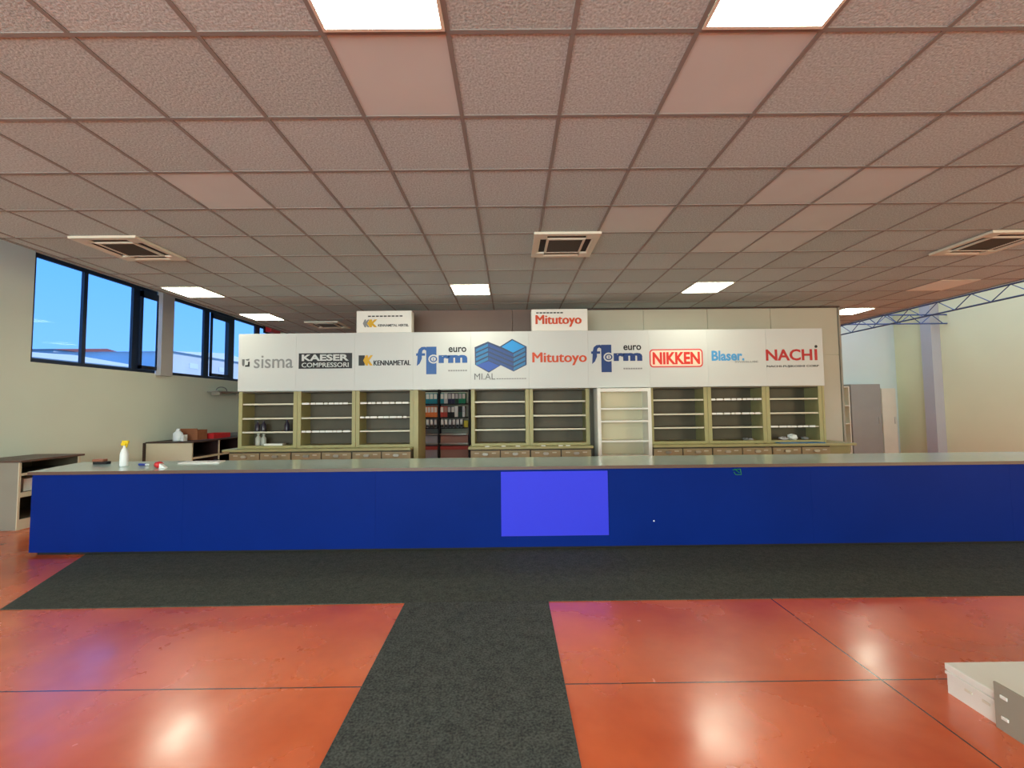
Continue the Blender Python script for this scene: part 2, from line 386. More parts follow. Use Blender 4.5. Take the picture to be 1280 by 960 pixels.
# ------------------------------------------------------------------ mats
tag(MB().prism([(-3.89, 3.37), (-.80, 3.40), (8.0, 3.39), (8.0, 4.62), (-4.47, 4.62)], .0005, .007).build('carpet_runner', 'carpet_wide'), 'long dark grey carpet runner lying along the foot of the blue counter', 'mat')
tag(MB().prism([(-.775, -2), (.285, -2), (.278, 3.394), (-.825, 3.394)], .0005, .009).build('carpet_runner', 'carpet'), 'dark grey carpet runner leading straight up to the counter', 'mat')

# ------------------------------------------------------------------ counter
CY = 4.594; CT = .873; CXR = 7.45
ct = thing('sales_counter', (0, 5.0, 0), 'long blue fronted sales counter with pale glossy top', 'counter')
sx_ = [-5.04, -3.45, -1.43, .06, 1.03, 3.18, 5.3, CXR]
for a, b in zip(sx_, sx_[1:]): MB().box(a+.0006, b-.0006, CY, CY+.02, .035, CT-.035).build('front_panel', 'blue', ct)
MB().prism([(-5.04, CY+.02), (-5.02, CY+.02), (-5.22, 5.38), (-5.24, 5.38)], .035, CT-.035).build('side_panel', 'blue', ct)
MB().box(-4.99, CXR, CY+.04, CY+.06, 0, .04).build('plinth', 'plinth', ct)
MB().prism([(-5.0, CY+.021), (CXR, CY+.021), (CXR, 5.34), (-5.2, 5.34)], .04, CT-.036).build('carcass', 'plinth', ct)
MB().prism([(-5.07, CY-.022), (CXR, CY-.022), (CXR, CY-.019), (-5.07, CY-.019)], CT-.033, CT).build('edge_strip', 'edge_band', ct)
MB().prism([(-5.07, CY-.019), (CXR, CY-.019), (CXR, 5.42), (-5.34, 5.42)], CT-.033, CT).build('counter_top', 'countertop', ct)
pn = bx('redaction_panel', 'violet', ct, -.107, 1.022, CY-.006, CY-.0005, .148, .818)  # flat redaction rectangle, not a fitting of the counter
pn['label'] = 'violet blue redaction rectangle over the counter front'
g = MB(); 
for a, b, c, d in ((-.05, .02, .03, .03), (.03, .03, .04, -.03), (.04, -.03, -.02, -.03), (-.02, -.03, -.04, 0), (-.03, .03, .02, -.01)):
    g.tube([(2.40+a, CY-.004, .79+b), (2.40+c, CY-.004, .79+d)], .004, 5)
tag(g.build('tape_mark', 'green_tape'), 'small scrap of green tape on the counter front', 'tape')
tag(MB().prism([(1.500+.009*math.cos(k), .288+.009*math.sin(k)) for k in (0, 1.2, 2.5, 3.8, 5.1)], CY-.003, CY, 'y').build('paper_dot', 'paper'), 'tiny pale sticker low on the counter front', 'sticker')

# ------------------------------------------------------------------ shelving wall
ZB, ZT = .86, 1.80; YS, YB = 7.2, 7.56
def shelf_unit(x0, x1, label, zs=(1.125, 1.352, 1.590), strip=(1, 1, 1)):
    t = thing('shelf_unit', ((x0+x1)/2, (YS+YB)/2, ZB), label, 'shelf', 'khaki shelf units under the sign')
    bx('side_panel', 'khaki', t, x0, x0+.062, YS, YB, ZB, ZT, bevel=.003); bx('side_panel', 'khaki', t, x1-.062, x1, YS, YB, ZB, ZT, bevel=.003)
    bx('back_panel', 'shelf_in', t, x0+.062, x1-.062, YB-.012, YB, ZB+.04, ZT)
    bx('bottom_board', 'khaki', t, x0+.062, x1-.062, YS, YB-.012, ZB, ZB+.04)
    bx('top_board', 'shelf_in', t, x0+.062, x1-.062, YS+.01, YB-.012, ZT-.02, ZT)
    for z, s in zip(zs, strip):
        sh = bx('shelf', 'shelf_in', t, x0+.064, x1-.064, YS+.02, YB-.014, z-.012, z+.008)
        if s == 1: bx('label_strip', 'shelf_edge', sh, x0+.066, x1-.066, YS+.010, YS+.019, z-.014, z+.012)
        else:
            m_ = MB(); xx = x0+.07
            while xx < x1-.12:
                wd = random.uniform(.05, .12); m_.box(xx, min(xx+wd, x1-.066), YS+.010, YS+.019, z-.014, z+.018); xx += wd+random.uniform(.008, .03)
            bx('label_strip', 'shelf_edge', sh, x0+.066, x1-.066, YS+.012, YS+.0195, z-.008, z+.006); m_.build('price_tag', 'paper', sh)
    return t
B = [(-4.53, -3.557), (-3.553, -2.582), (-2.578, -1.615), (-.655, .315), (.319, 1.325), (2.335, 3.306), (3.310, 4.288), (4.292, 5.235)]
LB = ['leftmost khaki shelf unit, with dark bottles on its shelf', 'khaki shelf unit under the black and white name plate on the sign', 'empty khaki shelf unit just left of the opening with binders',
      'empty khaki shelf unit just right of the opening with binders, under the hexagon emblem', 'empty khaki shelf unit just left of the white rack', 'empty khaki shelf unit just right of the white rack',
      'khaki shelf unit second from the right end, under the pale blue lettering', 'rightmost khaki shelf unit with pale odds and ends on its floor']
ST = [(1, 1, 1), (2, 1, 2), (1, 2, 2), (1, 1, 1), (1, 1, 1), (1, 1, 1), (1, 2, 2), (2, 1, 1)]
for (a, b), l, s in zip(B, LB, ST): shelf_unit(a, b, l, strip=s)
tag(bx('end_panel', 'khaki', None, -1.612, -1.535, YS-.01, 7.8, 0, ZT), 'tall khaki end panel left of the opening with binders', 'panel')
tag(bx('end_panel', 'khaki', None, 5.24, 5.275, YS, 7.82, .862, ZT), 'narrow khaki end panel at the right end of the shelves', 'panel')
for (a, b), l in zip([(-4.66, -1.62), (-.69, 1.345), (2.315, 5.62)], ['khaki worktop ledge under the three left shelf units', 'khaki worktop ledge under the two middle shelf units', 'khaki worktop ledge under the three right shelf units']):
    tag(bx('worktop', 'khaki', None, a, b, 7.0, 7.8, .82, .859, bevel=.004), l, 'worktop', 'worktops under the shelves')
D = [(-4.6, -3.59), (-3.585, -2.60), (-2.595, -1.63), (-.66, .32), (.325, 1.325), (2.335, 3.306), (3.31, 4.288), (4.292, 5.25)]
DL = ['leftmost brownish drawer cabinet under the worktop', 'brownish drawer cabinet second from the left, under the black and white name plate', 'brownish drawer cabinet just left of the opening with binders',
      'brownish drawer cabinet just right of the opening with binders', 'brownish drawer cabinet just left of the white rack', 'brownish drawer cabinet just right of the white rack', 'brownish drawer cabinet second from the right end', 'rightmost brownish drawer cabinet under the worktop']
for (a, b), l in zip(D, DL):
    t = thing('drawer_cabinet', ((a+b)/2, 7.4, 0), l, 'cabinet', 'drawer cabinets under the worktops')
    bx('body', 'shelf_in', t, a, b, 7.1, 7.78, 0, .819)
    for q in range(2):
        x0 = a+.01+q*(b-a)/2; x1 = x0+(b-a)/2-.02
        for z0, z1 in ((.625, .79), (.44, .61), (.24, .43), (.05, .23)):
            dr = bx('drawer', 'drawer', t, x0, x1, 7.08, 7.10, z0, z1)
            if z0 > .6:
                h = MB(); xc = (x0+x1)/2
                h.prism([(xc-.05, .735), (xc-.035, .755), (xc+.035, .755), (xc+.05, .735), (xc+.03, .715), (xc-.03, .715)], 7.055, 7.08, 'y').build('handle', 'steel', dr)
                for s in (-1, 1): bx('label_holder', 'shelf_edge', dr, xc+s*.14-.035, xc+s*.14+.035, 7.076, 7.08, .742, .760)
            else: bx('handle', 'steel', dr, (x0+x1)/2-.04, (x0+x1)/2+.04, 7.06, 7.08, z0+.1, z0+.12)
tag(bx('side_counter', 'khaki', None, 5.26, 5.6, 7.12, 7.76, 0, .819), 'narrow plain khaki cabinet under the right end of the worktop', 'cabinet')
# white rack in the second opening
t = thing('white_rack', (1.87, 7.2, 0), 'white open rack standing between the khaki shelf units', 'shelf')
x0, x1 = 1.425, 2.305
for a, b in ((x0, x0+.055), (x1-.055, x1)): bx('side_panel', 'white_metal', t, a, b, 7.03, 7.36, 0, 1.795, bevel=.003)
bx('back_panel', 'beige_back', t, x0+.055, x1-.055, 7.34, 7.355, .05, 1.78)
bx('top_board', 'white_metal', t, x0+.055, x1-.055, 7.03, 7.34, 1.735, 1.79)
for z in (.1, .36, .68, .925, 1.25, 1.455): bx('shelf', 'white_metal', t, x0+.055, x1-.055, 7.04, 7.34, z-.015, z+.012)

# ------------------------------------------------------------------ sign board
YG = 7.14
sg = thing('sign_board', (.35, 7.16, ZT), 'long white sign board with supplier names above the shelves', 'sign')
ex = [-4.515, -3.555, -2.58, -1.61, -.65, .318, 1.31, 2.33, 3.308, 4.29, 5.245]
for a, b in zip(ex, ex[1:]): bx('sign_panel', 'sign_white', sg, a+.0008, b-.0008, YG, YG+.03, 1.806, 2.765)
Y = YG-.0005
def plate(poly, m, parent=sg, y=Y, th=.003, name='emblem'): return MB().prism(poly, y-th, y, 'y').build(name, m, parent)
def rect(x0, z0, x1, z1, m, **k): return plate([(x0, z0), (x1, z0), (x1, z1), (x0, z1)], m, **k)
def circ(cx, cz, rx, rz=None, n=28, a0=0, a1=2*math.pi): rz = rz or rx; return [(cx+rx*math.cos(a0+(a1-a0)*k/n), cz+rz*math.sin(a0+(a1-a0)*k/n)) for k in range(n)]
# sisma
rg = MB(); rg.prism([(-4.45, 2.25), (-4.43, 2.22), (-4.41, 2.25), (-4.41, 2.34), (-4.45, 2.34)], Y-.003, Y, 'y'); rg.prism([(-4.40, 2.335), (-4.33, 2.35), (-4.335, 2.32), (-4.37, 2.315)], Y-.003, Y, 'y'); rg.build('emblem', 'ink_soft', sg)
plate([(-4.40, 2.215), (-4.325, 2.215), (-4.325, 2.30), (-4.35, 2.30), (-4.355, 2.245), (-4.40, 2.24)], 'ink', sg)
text('sisma', -4.253, -3.607, 2.188, 2.40, Y, 'ink_grey', sg, bold=.005)
# kaeser
rect(-3.511, 2.172, -2.625, 2.430, 'ink', name='name_plate'); text('KAESER', -3.46, -2.68, 2.300, 2.410, Y-.003, 'sign_white', sg, bold=.035); text('COMPRESSORI', -3.46, -2.68, 2.195, 2.272, Y-.003, 'sign_white', sg, bold=.012)
# kennametal
rect(-2.516, 2.215, -2.415, 2.387, 'ink')
def kshape(x0, z0, w, h): return [(x0, z0+h*.5), (x0+w*.28, z0+h), (x0+w*.5, z0+h), (x0+w*.5, z0+h*.72), (x0+w*.75, z0+h), (x0+w, z0+h), (x0+w*.62, z0+h*.5), (x0+w, z0), (x0+w*.72, z0), (x0+w*.5, z0+h*.25), (x0+w*.5, z0), (x0+w*.28, z0)]
plate(kshape(-2.44, 2.215, .16, .172), 'yellow', y=Y-.003)
text('KENNAMETAL', -2.264, -1.653, 2.215, 2.298, Y, 'ink', sg, bold=.0, smear=.004)
# euro form (twice)
def form(dx, dz, mb, mb2):
    rect(-1.392+dx, 2.06+dz, -1.222+dx, 2.52+dz, mb)
    fs = MB(); P_ = [(-1.547, 2.20), (-1.50, 2.24), (-1.465, 2.32), (-1.465, 2.37), (-1.41, 2.37), (-1.41, 2.41), (-1.462, 2.41), (-1.455, 2.455), (-1.425, 2.475), (-1.395, 2.455), (-1.375, 2.495), (-1.41, 2.52), (-1.47, 2.515), (-1.515, 2.48), (-1.535, 2.41), (-1.56, 2.41), (-1.56, 2.37), (-1.535, 2.37)]
    plate([(x+dx, z+dz) for x, z in P_], mb2, y=Y-.003)
    plate(circ(-1.270+dx, 2.312+dz, .085, .075), 'sign_white', y=Y-.003)
    plate(circ(-1.270+dx, 2.312+dz, .062, .052), mb, y=Y-.006); plate(circ(-1.270+dx, 2.312+dz, .040, .034), 'sign_white', y=Y-.009); rect(-1.275+dx, 2.285+dz, -1.262+dx, 2.335+dz, mb, y=Y-.012)
    text('rm', -1.185+dx, -.708+dx, 2.245+dz, 2.378+dz, Y, mb2, sg, bold=.06)
    text('euro', -1.02+dx, -.722+dx, 2.425+dz, 2.51+dz, Y, 'ink', sg, bold=.02)
    for k in range(8): rect(-1.025+dx+k*.04, 2.105+dz, -.995+dx+k*.04, 2.128+dz, 'ink_grey', name='small_print')
form(0, 0, 'form_blue', 'form_blue'); form(2.92, .004, 'form_blue_dark', 'form_blue_dark')
# hexagon emblem
H_ = [(-.585, 2.504), (-.362, 2.597), (-.161, 2.513), (.041, 2.638), (.284, 2.508), (.280, 2.200), (.062, 2.092), (-.150, 2.198), (-.351, 2.076), (-.580, 2.209)]
plate(H_, 'hex_navy')
for k in range(4):
    d = -.076*k; h = .048; y_ = Y-.003
    plate([(-.563, 2.425+d), (-.362, 2.515+d), (-.362, 2.515+h+d), (-.563, 2.425+h+d)], 'hex_light', y=y_)
    plate([(-.356, 2.515+d), (.055, 2.335+d), (.055, 2.335+h+d), (-.356, 2.515+h+d)], 'hex_mid', y=y_)
    plate([(.061, 2.335+d), (.258, 2.435+d), (.258, 2.435+h+d), (.061, 2.335+h+d)], 'hex_light', y=y_)
plate([(.045, 2.615), (.255, 2.503), (.055, 2.405), (-.135, 2.505)], 'hex_cyan', y=Y-.004)
plate([(-.355, 2.268), (-.17, 2.188), (-.352, 2.10), (-.556, 2.205)], 'hex_blue', y=Y-.004)
text('MI.AL', -.591, -.245, 1.96, 2.065, Y, 'ink_soft', sg, bold=.0)
for k in range(12): rect(-.225+k*.042, 1.966, -.192+k*.042, 1.980, 'ink_grey', name='small_print')
text('Mitutoyo', .382, 1.279, 2.186, 2.404, Y, 'red_orange', sg, bold=.0, smear=.007)
# nikken
def rr(x0, z0, x1, z1, r, n=5):
    o = []
    for cx, cz, a in ((x1-r, z1-r, 0), (x0+r, z1-r, 1), (x0+r, z0+r, 2), (x1-r, z0+r, 3)):
        o += [(cx+r*math.cos((a+k/n)*math.pi/2), cz+r*math.sin((a+k/n)*math.pi/2)) for k in range(n+1)]
    return o
MB().ring(rr(2.335, 2.135, 3.225, 2.440, .06), rr(2.352, 2.152, 3.208, 2.423, .05), Y-.003, Y).build('border', 'nikken_red', sg)
plate(rr(2.36, 2.16, 3.20, 2.415, .04), 'nikken_pale'); text('NIKKEN', 2.385, 3.175, 2.185, 2.39, Y-.003, 'nikken_red', sg, bold=.035)
text('Blaser.', 3.374, 3.92, 2.235, 2.405, Y, 'blaser_blue', sg, bold=.03); text('SWISSLUBE', 3.76, 4.15, 2.200, 2.232, Y, 'ink_grey', sg, bold=.0)
text('NACH', 4.283, 5.06, 2.227, 2.419, Y, 'nachi_red', sg, bold=.025); rect(5.10, 2.229, 5.145, 2.417, 'nachi_red'); plate(circ(5.13, 2.46, .024), 'ink')
text('NACHI-FUJIKOSHI CORP', 4.291, 5.164, 2.108, 2.151, Y, 'ink', sg, bold=.012)
# two light boxes standing on top of the board
def lbox(x0, x1, label):
    t = thing('sign_box', ((x0+x1)/2, 7.3, 2.766), label, 'sign'); bx('housing', 'white_metal', t, x0, x1, 7.15, 7.34, 2.766, 3.14, bevel=.012); return t
t = lbox(-2.565, -1.64, 'small white box sign with yellow and black emblem, standing on the sign board'); yb = 7.1495
plate(kshape(-2.455, 2.86, .11, .13), 'ink_grey', t, yb); plate(kshape(-2.385, 2.86, .17, .13), 'yellow', t, yb-.003)
text('KENNAMETAL HERTEL', -2.20, -1.69, 2.868, 2.91, yb, 'ink', t, bold=.02)
for k in range(9): plate([(-2.37+k*.066, 3.035), (-2.32+k*.066, 3.035), (-2.32+k*.066, 3.055), (-2.37+k*.066, 3.055)], 'ink', t, yb, name='small_print')
t = lbox(.37, 1.315, 'small white box sign with orange red lettering, standing on the sign board')
text('Mitutoyo', .445, 1.205, 2.835, 3.035, yb, 'red_orange', t, bold=.0, smear=.008)
for k in range(8): plate([(.45+k*.058, 3.065), (.495+k*.058, 3.065), (.495+k*.058, 3.085), (.45+k*.058, 3.085)], 'ink', t, yb, name='small_print')

# ------------------------------------------------------------------ ceiling lights
def ceiling_light(x0, y0, label, on=True):
    t = thing('ceiling_light', (x0+.3, y0+.3, CE-.012), label, 'ceiling light', 'square panel lights in the tiled ceiling')
    f = MB(); a, b, c, d = x0+.012, x0+.588, y0+.012, y0+.588; z0, z1 = CE-.012, CE-.0055; e = .016
    f.box(a, b, c, c+e, z0, z1); f.box(a, b, d-e, d, z0, z1); f.box(a, a+e, c+e, d-e, z0, z1); f.box(b-e, b, c+e, d-e, z0, z1); f.build('frame', 'lamp_frame', t)
    bx('diffuser', 'lamp_on' if on else 'lamp_off', t, a+e, b-e, c+e, d-e, z0+.001, z1)
gxk = lambda k: TX0+T*k
gyj = lambda j: TY0+T*j
ceiling_light(gxk(-1), gyj(-1), 'lit ceiling panel light at top left of the picture, nearest the camera')
ceiling_light(gxk(2), gyj(-1), 'lit ceiling panel light at top right of the picture, nearest the camera')
ceiling_light(gxk(-8), gyj(7), 'lit ceiling panel light beside the left windows, the nearer of two')
ceiling_light(gxk(-8), gyj(10), 'lit ceiling panel light beside the left windows, the farther of two')
ceiling_light(gxk(-1), gyj(7), 'lit ceiling panel light above the middle of the sign board')
ceiling_light(gxk(5), gyj(7), 'lit ceiling panel light above the right part of the sign board')
ceiling_light(gxk(11), gyj(10), 'lit ceiling panel light just right of the partition wall')
ceiling_light(gxk(11), gyj(7), 'unlit ceiling panel light near the right edge of the ceiling', on=False)
ceiling_light(gxk(-4), gyj(15), 'added hidden panel light brightening the binder rack, behind the sign board')  # lamp added out of sight to brighten the binders
ceiling_light(gxk(11), gyj(14), 'added hidden panel light behind the partition wall, brightening the right side')  # lamp added out of sight to light the right wall area
for k, j, l in ((-8, -1, 'left'), (8, -8, 'right'), (-1, -8, 'middle'), (-8, -8, 'far left')): ceiling_light(gxk(k), gyj(j), 'added unseen panel light behind the camera, %s of the row' % l)  # out-of-view lamps carrying the pattern on, added for illumination

# ceiling air units
def ac(cx, cy, label):
    z0, z1 = CE-.032, CE-.006; s = .345
    t = thing('air_conditioner', (cx, cy, z0), label, 'air conditioner', 'square ceiling air units')
    f = MB()
    def fr(a, b): f.box(cx-b, cx+b, cy-b, cy-a, z0, z1); f.box(cx-b, cx+b, cy+a, cy+b, z0, z1); f.box(cx-b, cx-a, cy-a, cy+a, z0, z1); f.box(cx+a, cx+b, cy-a, cy+a, z0, z1)
    fr(.295, s); fr(.18, .205)
    for sx2 in (-1, 1):
        for sy2 in (-1, 1): xa, xb = sorted((cx+sx2*.205, cx+sx2*.295)); ya, yb2 = sorted((cy+sy2*.205, cy+sy2*.295)); f.box(xa, xb, ya, yb2, z0, z1)
    f.build('housing', 'ac_white', t)
    bx('duct', 'slot', t, cx-.295, cx+.295, cy-.295, cy+.295, z1-.008, z1-.001)
    for sx2, sy2 in ((1, 0), (-1, 0), (0, 1), (0, -1)):      # thin louvre at the outer lip of each air slot
        q = .283; h = .2
        P4 = lambda c, sg_: [(c+sg_*(q-.012), z0+.012), (c+sg_*(q+.006), z0+.001), (c+sg_*(q+.012), z0+.003), (c+sg_*(q-.006), z0+.014)]
        if sx2: MB().prism(P4(cx, sx2), cy-h, cy+h, 'y').build('louvre', 'ac_white', t)
        else: MB().prism(P4(cy, sy2), cx-h, cx+h, 'x').build('louvre', 'ac_white', t)
    g_ = MB(); y = cy-.175
    while y < cy+.18: g_.box(cx-.185, cx+.185, y, y+.010, z0+.004, z0+.014); y += .022
    g_.build('grille', 'mat_grille', t)
ac(.61, 4.66, 'square ceiling air unit in the middle, above the counter')
ac(-4.15, 4.66, 'square ceiling air unit near the left windows')
ac(5.40, 4.72, 'square ceiling air unit at the right edge of the picture')
ac(-3.85, 9.06, 'square ceiling air unit far back, seen over the left of the sign board')

# ------------------------------------------------------------------ binder rack behind the opening
RY = 12.4; RX = [-2.80, -2.045, -1.20]
t = thing('binder_rack', (-2.0, RY+.17, 0), 'black metal rack full of binders seen through the opening', 'rack')
for x in (RX[0]-.04, RX[1]-.035, RX[2]): bx('upright', 'black', t, x, x+.045, RY-.02, RY+.3, 0, 2.02)
RZ = (1.625, 1.235, .935, .76, .49, .05)
for z in RZ + (2.0,):
    for q in (0, 1): bx('shelf', 'black' if z > .9 or z < .1 else 'steel', t, RX[q]+.012, RX[q+1]-.037, RY, RY+.3, z-.035, z-.003)
def binder_proto(h, wd, main, lab, lower):
    root = bpy.data.objects.new('binder', None); COL.objects.link(root); ORG[root.name] = Vector((0, 0, 0))
    MB().box(-wd/2, wd/2, 0, .26, 0, h).build('cover', main, root, .004)
    MB().box(-wd/2+.008, wd/2-.008, -.002, -.0002, h*.45, h*.93).build('spine_label', lab, root)
    if lower: MB().box(-wd/2+.001, wd/2-.001, -.0025, -.0002, .012, h*.33).build('spine_band', lower, root)
    return root
used = set()
def copy_thing(root, loc):
    if root.name not in used: used.add(root.name); root.location = loc; return root
    r = root.copy(); COL.objects.link(r); r.location = loc
    for ch in list(root.children): c = ch.copy(); COL.objects.link(c); c.parent = r
    return r
def binder_row(proto, xa, xb, n, z, label, group):
    st = (xb-xa)/n
    for k in range(n): tag(copy_thing(proto, (xa+st*(k+.5), RY+.012, z)), label, 'binder', group)
a0, a1, b0, b1 = RX[0]+.03, RX[1]-.055, RX[1]+.03, RX[2]-.02
binder_row(binder_proto(.30, .105, 'teal', 'paper', None), a0, a1, 6, 1.6225, 'teal binder with pale spine label on the top shelf, left bay', 'teal binders in the left bay')
binder_row(binder_proto(.31, .092, 'orange', 'paper', None), a0, a1, 7, 1.2325, 'orange binder with pale spine on the second shelf, left bay', 'orange binders in the left bay')
binder_row(binder_proto(.235, .08, 'lilac_paper', 'paper', 'black'), a0, a1, 6, .9325, 'white binder with dark foot on the third shelf, left bay', 'white binders in the left bay')
binder_row(binder_proto(.235, .08, 'lilac_paper', 'paper', 'black'), b0, b1-.13, 6, .9325, 'white binder with dark foot on the third shelf, right bay', 'white binders in the right bay')
def single(x, z, h, wd, main, lab, low, label): tag(copy_thing(binder_proto(h, wd, main, lab, low), (x, RY+.012, z)), label, 'binder', 'mixed binders in the right bay')
xx = b0
for wd, m1, m2, l in ((.105, 'teal', 'paper', 'pale teal binder at the left end of the top shelf, right bay'), (.105, 'lilac_paper', 'paper', 'plain pale binder on the top shelf, right bay'), (.105, 'navy_file', 'lilac_paper', 'navy binder beside the plain pale one, top shelf, right bay'),
                      (.1, 'navy_file', 'paper', 'navy binder nearest the green ones, top shelf, right bay'), (.1, 'dark_green', 'lilac_paper', 'dark green binder on the top shelf, right bay'), (.1, 'green_file', 'lilac_paper', 'bright green binder next to the dark green one, right bay'), (.1, 'green_file', 'paper', 'bright green binder at the right end of the top shelf')):
    single(xx+wd/2, 1.6225, .30, wd-.004, m1, m2, None, l); xx += wd+.002
xx = b0
for wd, m1, m2, l in ((.1, 'red_file', 'paper', 'red binder at the left end of the second shelf, right bay'), (.1, 'red_file', 'pinkish', 'second red binder in the right bay, beside the black ones'), (.1, 'black', 'lilac_paper', 'black binder next to the red ones, right bay'),
                      (.1, 'black', 'paper', 'black binder in the middle of the second shelf, right bay'), (.1, 'paper', 'white_plastic', 'white binder between black and dark green, right bay'), (.12, 'dark_green', 'black', 'wide dark green binder on the second shelf, right bay'), (.08, 'paper', 'lilac_paper', 'thin white binder at the right end of the second shelf')):
    single(xx+wd/2, 1.2325, .31, wd-.004, m1, m2, None, l); xx += wd+.002
tag(bx('file_box', 'yellow_box', None, b1-.115, b1+.0, RY+.01, RY+.26, .9325, 1.13), 'yellow file box at the right end of the third rack shelf', 'box')
tag(bx('storage_box', 'glossy_grey', None, a0, a1, RY+.03, RY+.28, .4875, .70), 'glossy grey storage box low in the left bay of the rack', 'box')
tag(bx('storage_box', 'pinkish', None, b0, b1, RY+.03, RY+.28, .4875, .70), 'pinkish storage box low in the right bay of the rack', 'box')
u = thing('storage_crate', ((a0+a1)/2, RY+.14, .0475), 'pale crate with red rim at the bottom of the left bay', 'crate'); bx('body', 'glossy_grey', u, a0, a1, RY+.03, RY+.28, .0475, .30); bx('rim', 'red_dull', u, a0-.005, a1+.005, RY+.02, RY+.29, .30, .40)
u = thing('storage_crate', ((b0+b1)/2, RY+.14, .0475), 'reddish brown crate at the bottom of the right bay', 'crate'); bx('body', 'pinkish', u, b0, b1, RY+.03, RY+.28, .0475, .30); bx('rim', 'red_dull', u, b0-.005, b1+.005, RY+.02, RY+.29, .30, .40)

# ------------------------------------------------------------------ low cabinets by the left wall
def low_cab(X0, X1, ya, yb, H, bays, name, label, levels, inner, topm, endm='cream_cab'):
    t = thing(name, ((X0+X1)/2, (ya+yb)/2, 0), label, 'cabinet'); th = .025
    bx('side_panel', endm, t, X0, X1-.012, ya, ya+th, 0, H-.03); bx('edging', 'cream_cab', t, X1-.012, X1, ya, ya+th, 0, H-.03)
    for y in [ya+(yb-ya)*k/bays for k in range(1, bays)] + [yb-th]: bx('side_panel', 'cream_cab', t, X0, X1, y, y+th, 0, H-.03)
    bx('back_panel', inner, t, X0, X0+.015, ya+th, yb-th, .02, H-.03)
    for k in range(bays):
        y0 = ya+(yb-ya)*k/bays+th; y1 = ya+(yb-ya)*(k+1)/bays if k < bays-1 else yb-th
        for z0, z1 in levels: bx('shelf', 'cream_cab', t, X0+.015, X1, y0, y1, z0, z1)
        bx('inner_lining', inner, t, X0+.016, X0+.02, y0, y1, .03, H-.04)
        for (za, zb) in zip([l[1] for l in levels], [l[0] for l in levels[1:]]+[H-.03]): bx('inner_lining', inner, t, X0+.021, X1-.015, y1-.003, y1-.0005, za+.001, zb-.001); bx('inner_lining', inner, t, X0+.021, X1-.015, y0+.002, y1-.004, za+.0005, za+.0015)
    bx('top_board', topm, t, X0-.0, X1+.035, ya-.02, yb+.03, H-.028, H, bevel=.003)
    return t
low_cab(-6.97, -6.28, 5.57, 6.35, .885, 1, 'low_cabinet', 'low cream open cabinet at the left edge, beyond the counter end', [(.0, .13), (.41, .47), (.685, .715)], 'shelf_in', 'edge_band', 'grey_cab')  # shade on the near end panel is put into its grey material
tag(bx('carton', 'paper', None, -6.7, -6.34, 5.68, 6.0, .4725, .63), 'pale carton on the middle shelf of the left edge cabinet', 'box')
low_cab(-6.97, -6.09, 8.30, 12.1, .905, 5, 'low_cabinet', 'long cream open cabinet against the left wall, beside the shelves', [(.0, .08), (.25, .28), (.56, .60)], 'maroon_dark', 'dark_brown')
tag(bx('end_panel', 'dark_brown', None, -7.0+.002, -6.975, 8.26, 8.32, 0, .89), 'thin dark brown board at the wall end of the long cabinet', 'board')
# things on the long cabinet
zc = .9055
t = thing('canister', (-6.5, 8.5, zc), 'white container on the long cabinet, left of the cardboard box', 'container')
MB().lathe(-6.52, 8.5, [(.075, zc), (.08, zc+.01), (.08, zc+.15), (.03, zc+.20)]).build('body', 'white_plastic', t, smooth=True); MB().lathe(-6.52, 8.5, [(.03, zc+.2), (.03, zc+.24)]).build('cap', 'white_plastic', t)
tag(bx('paper_bag', 'paper', None, -6.44, -6.38, 8.46, 8.56, zc, zc+.12), 'small white packet beside the white container', 'packet')
t = thing('cardboard_box', (-6.48, 8.85, zc), 'brown cardboard box on the long cabinet', 'box')
c = MB(); c.box(-6.63, -6.30, 8.72, 9.0, zc, zc+.2); c.build('body', 'cardboard', t); c = MB(); c.box(-6.63, -6.30, 8.70, 8.72, zc+.195, zc+.23); c.build('flap', 'cardboard', t)
t = thing('red_tray', (-6.4, 9.3, zc), 'red plastic tray on the long cabinet, right of the cardboard box', 'tray')
c = MB(); c.box(-6.6, -6.22, 9.08, 9.62, zc, zc+.02); c.box(-6.6, -6.22, 9.08, 9.10, zc+.02, zc+.10); c.box(-6.6, -6.22, 9.60, 9.62, zc+.02, zc+.1); c.box(-6.6, -6.58, 9.1, 9.6, zc+.02, zc+.1); c.box(-6.24, -6.22, 9.1, 9.6, zc+.02, zc+.1); c.build('tray_body', 'red_plastic', t)
MB().prism([(-6.55, zc+.02), (-6.45, zc+.02), (-6.53, zc+.19), (-6.60, zc+.17)], 9.13, 9.19, 'y').build('grip', 'red_plastic', t)
t = thing('cable_coil', (-6.5, 10.1, zc), 'grey cable coil lying right of the red tray', 'cable')
c = MB()
for k in range(3): c.tube([(-6.45+(.17-.02*k)*math.cos(a*math.pi/12), 10.15+(.26-.03*k)*math.sin(a*math.pi/12), zc+.015+.022*k) for a in range(25)], .012, 6)
c.build('coil', 'ink_grey', t)
# wall shelf with coil
t = thing('wall_shelf', (-6.85, 10.6, 1.92), 'grey shelf board fixed on the left wall under the windows', 'shelf')
bx('board', 'grey_cab', t, -6.998, -6.74, 9.95, 11.3, 1.925, 1.95); bx('bracket', 'steel', t, -6.998, -6.8, 10.1, 10.13, 1.86, 1.925); bx('bracket', 'steel', t, -6.998, -6.8, 11.0, 11.03, 1.86, 1.925)
tag(MB().tube([(-6.86, 10.25+.19*math.cos(a*math.pi/10), 1.962+.085*math.sin(a*math.pi/10)) for a in range(11)], .011, 6).build('cable_loop', 'ink_grey'), 'grey cable loop on the wall shelf', 'cable')
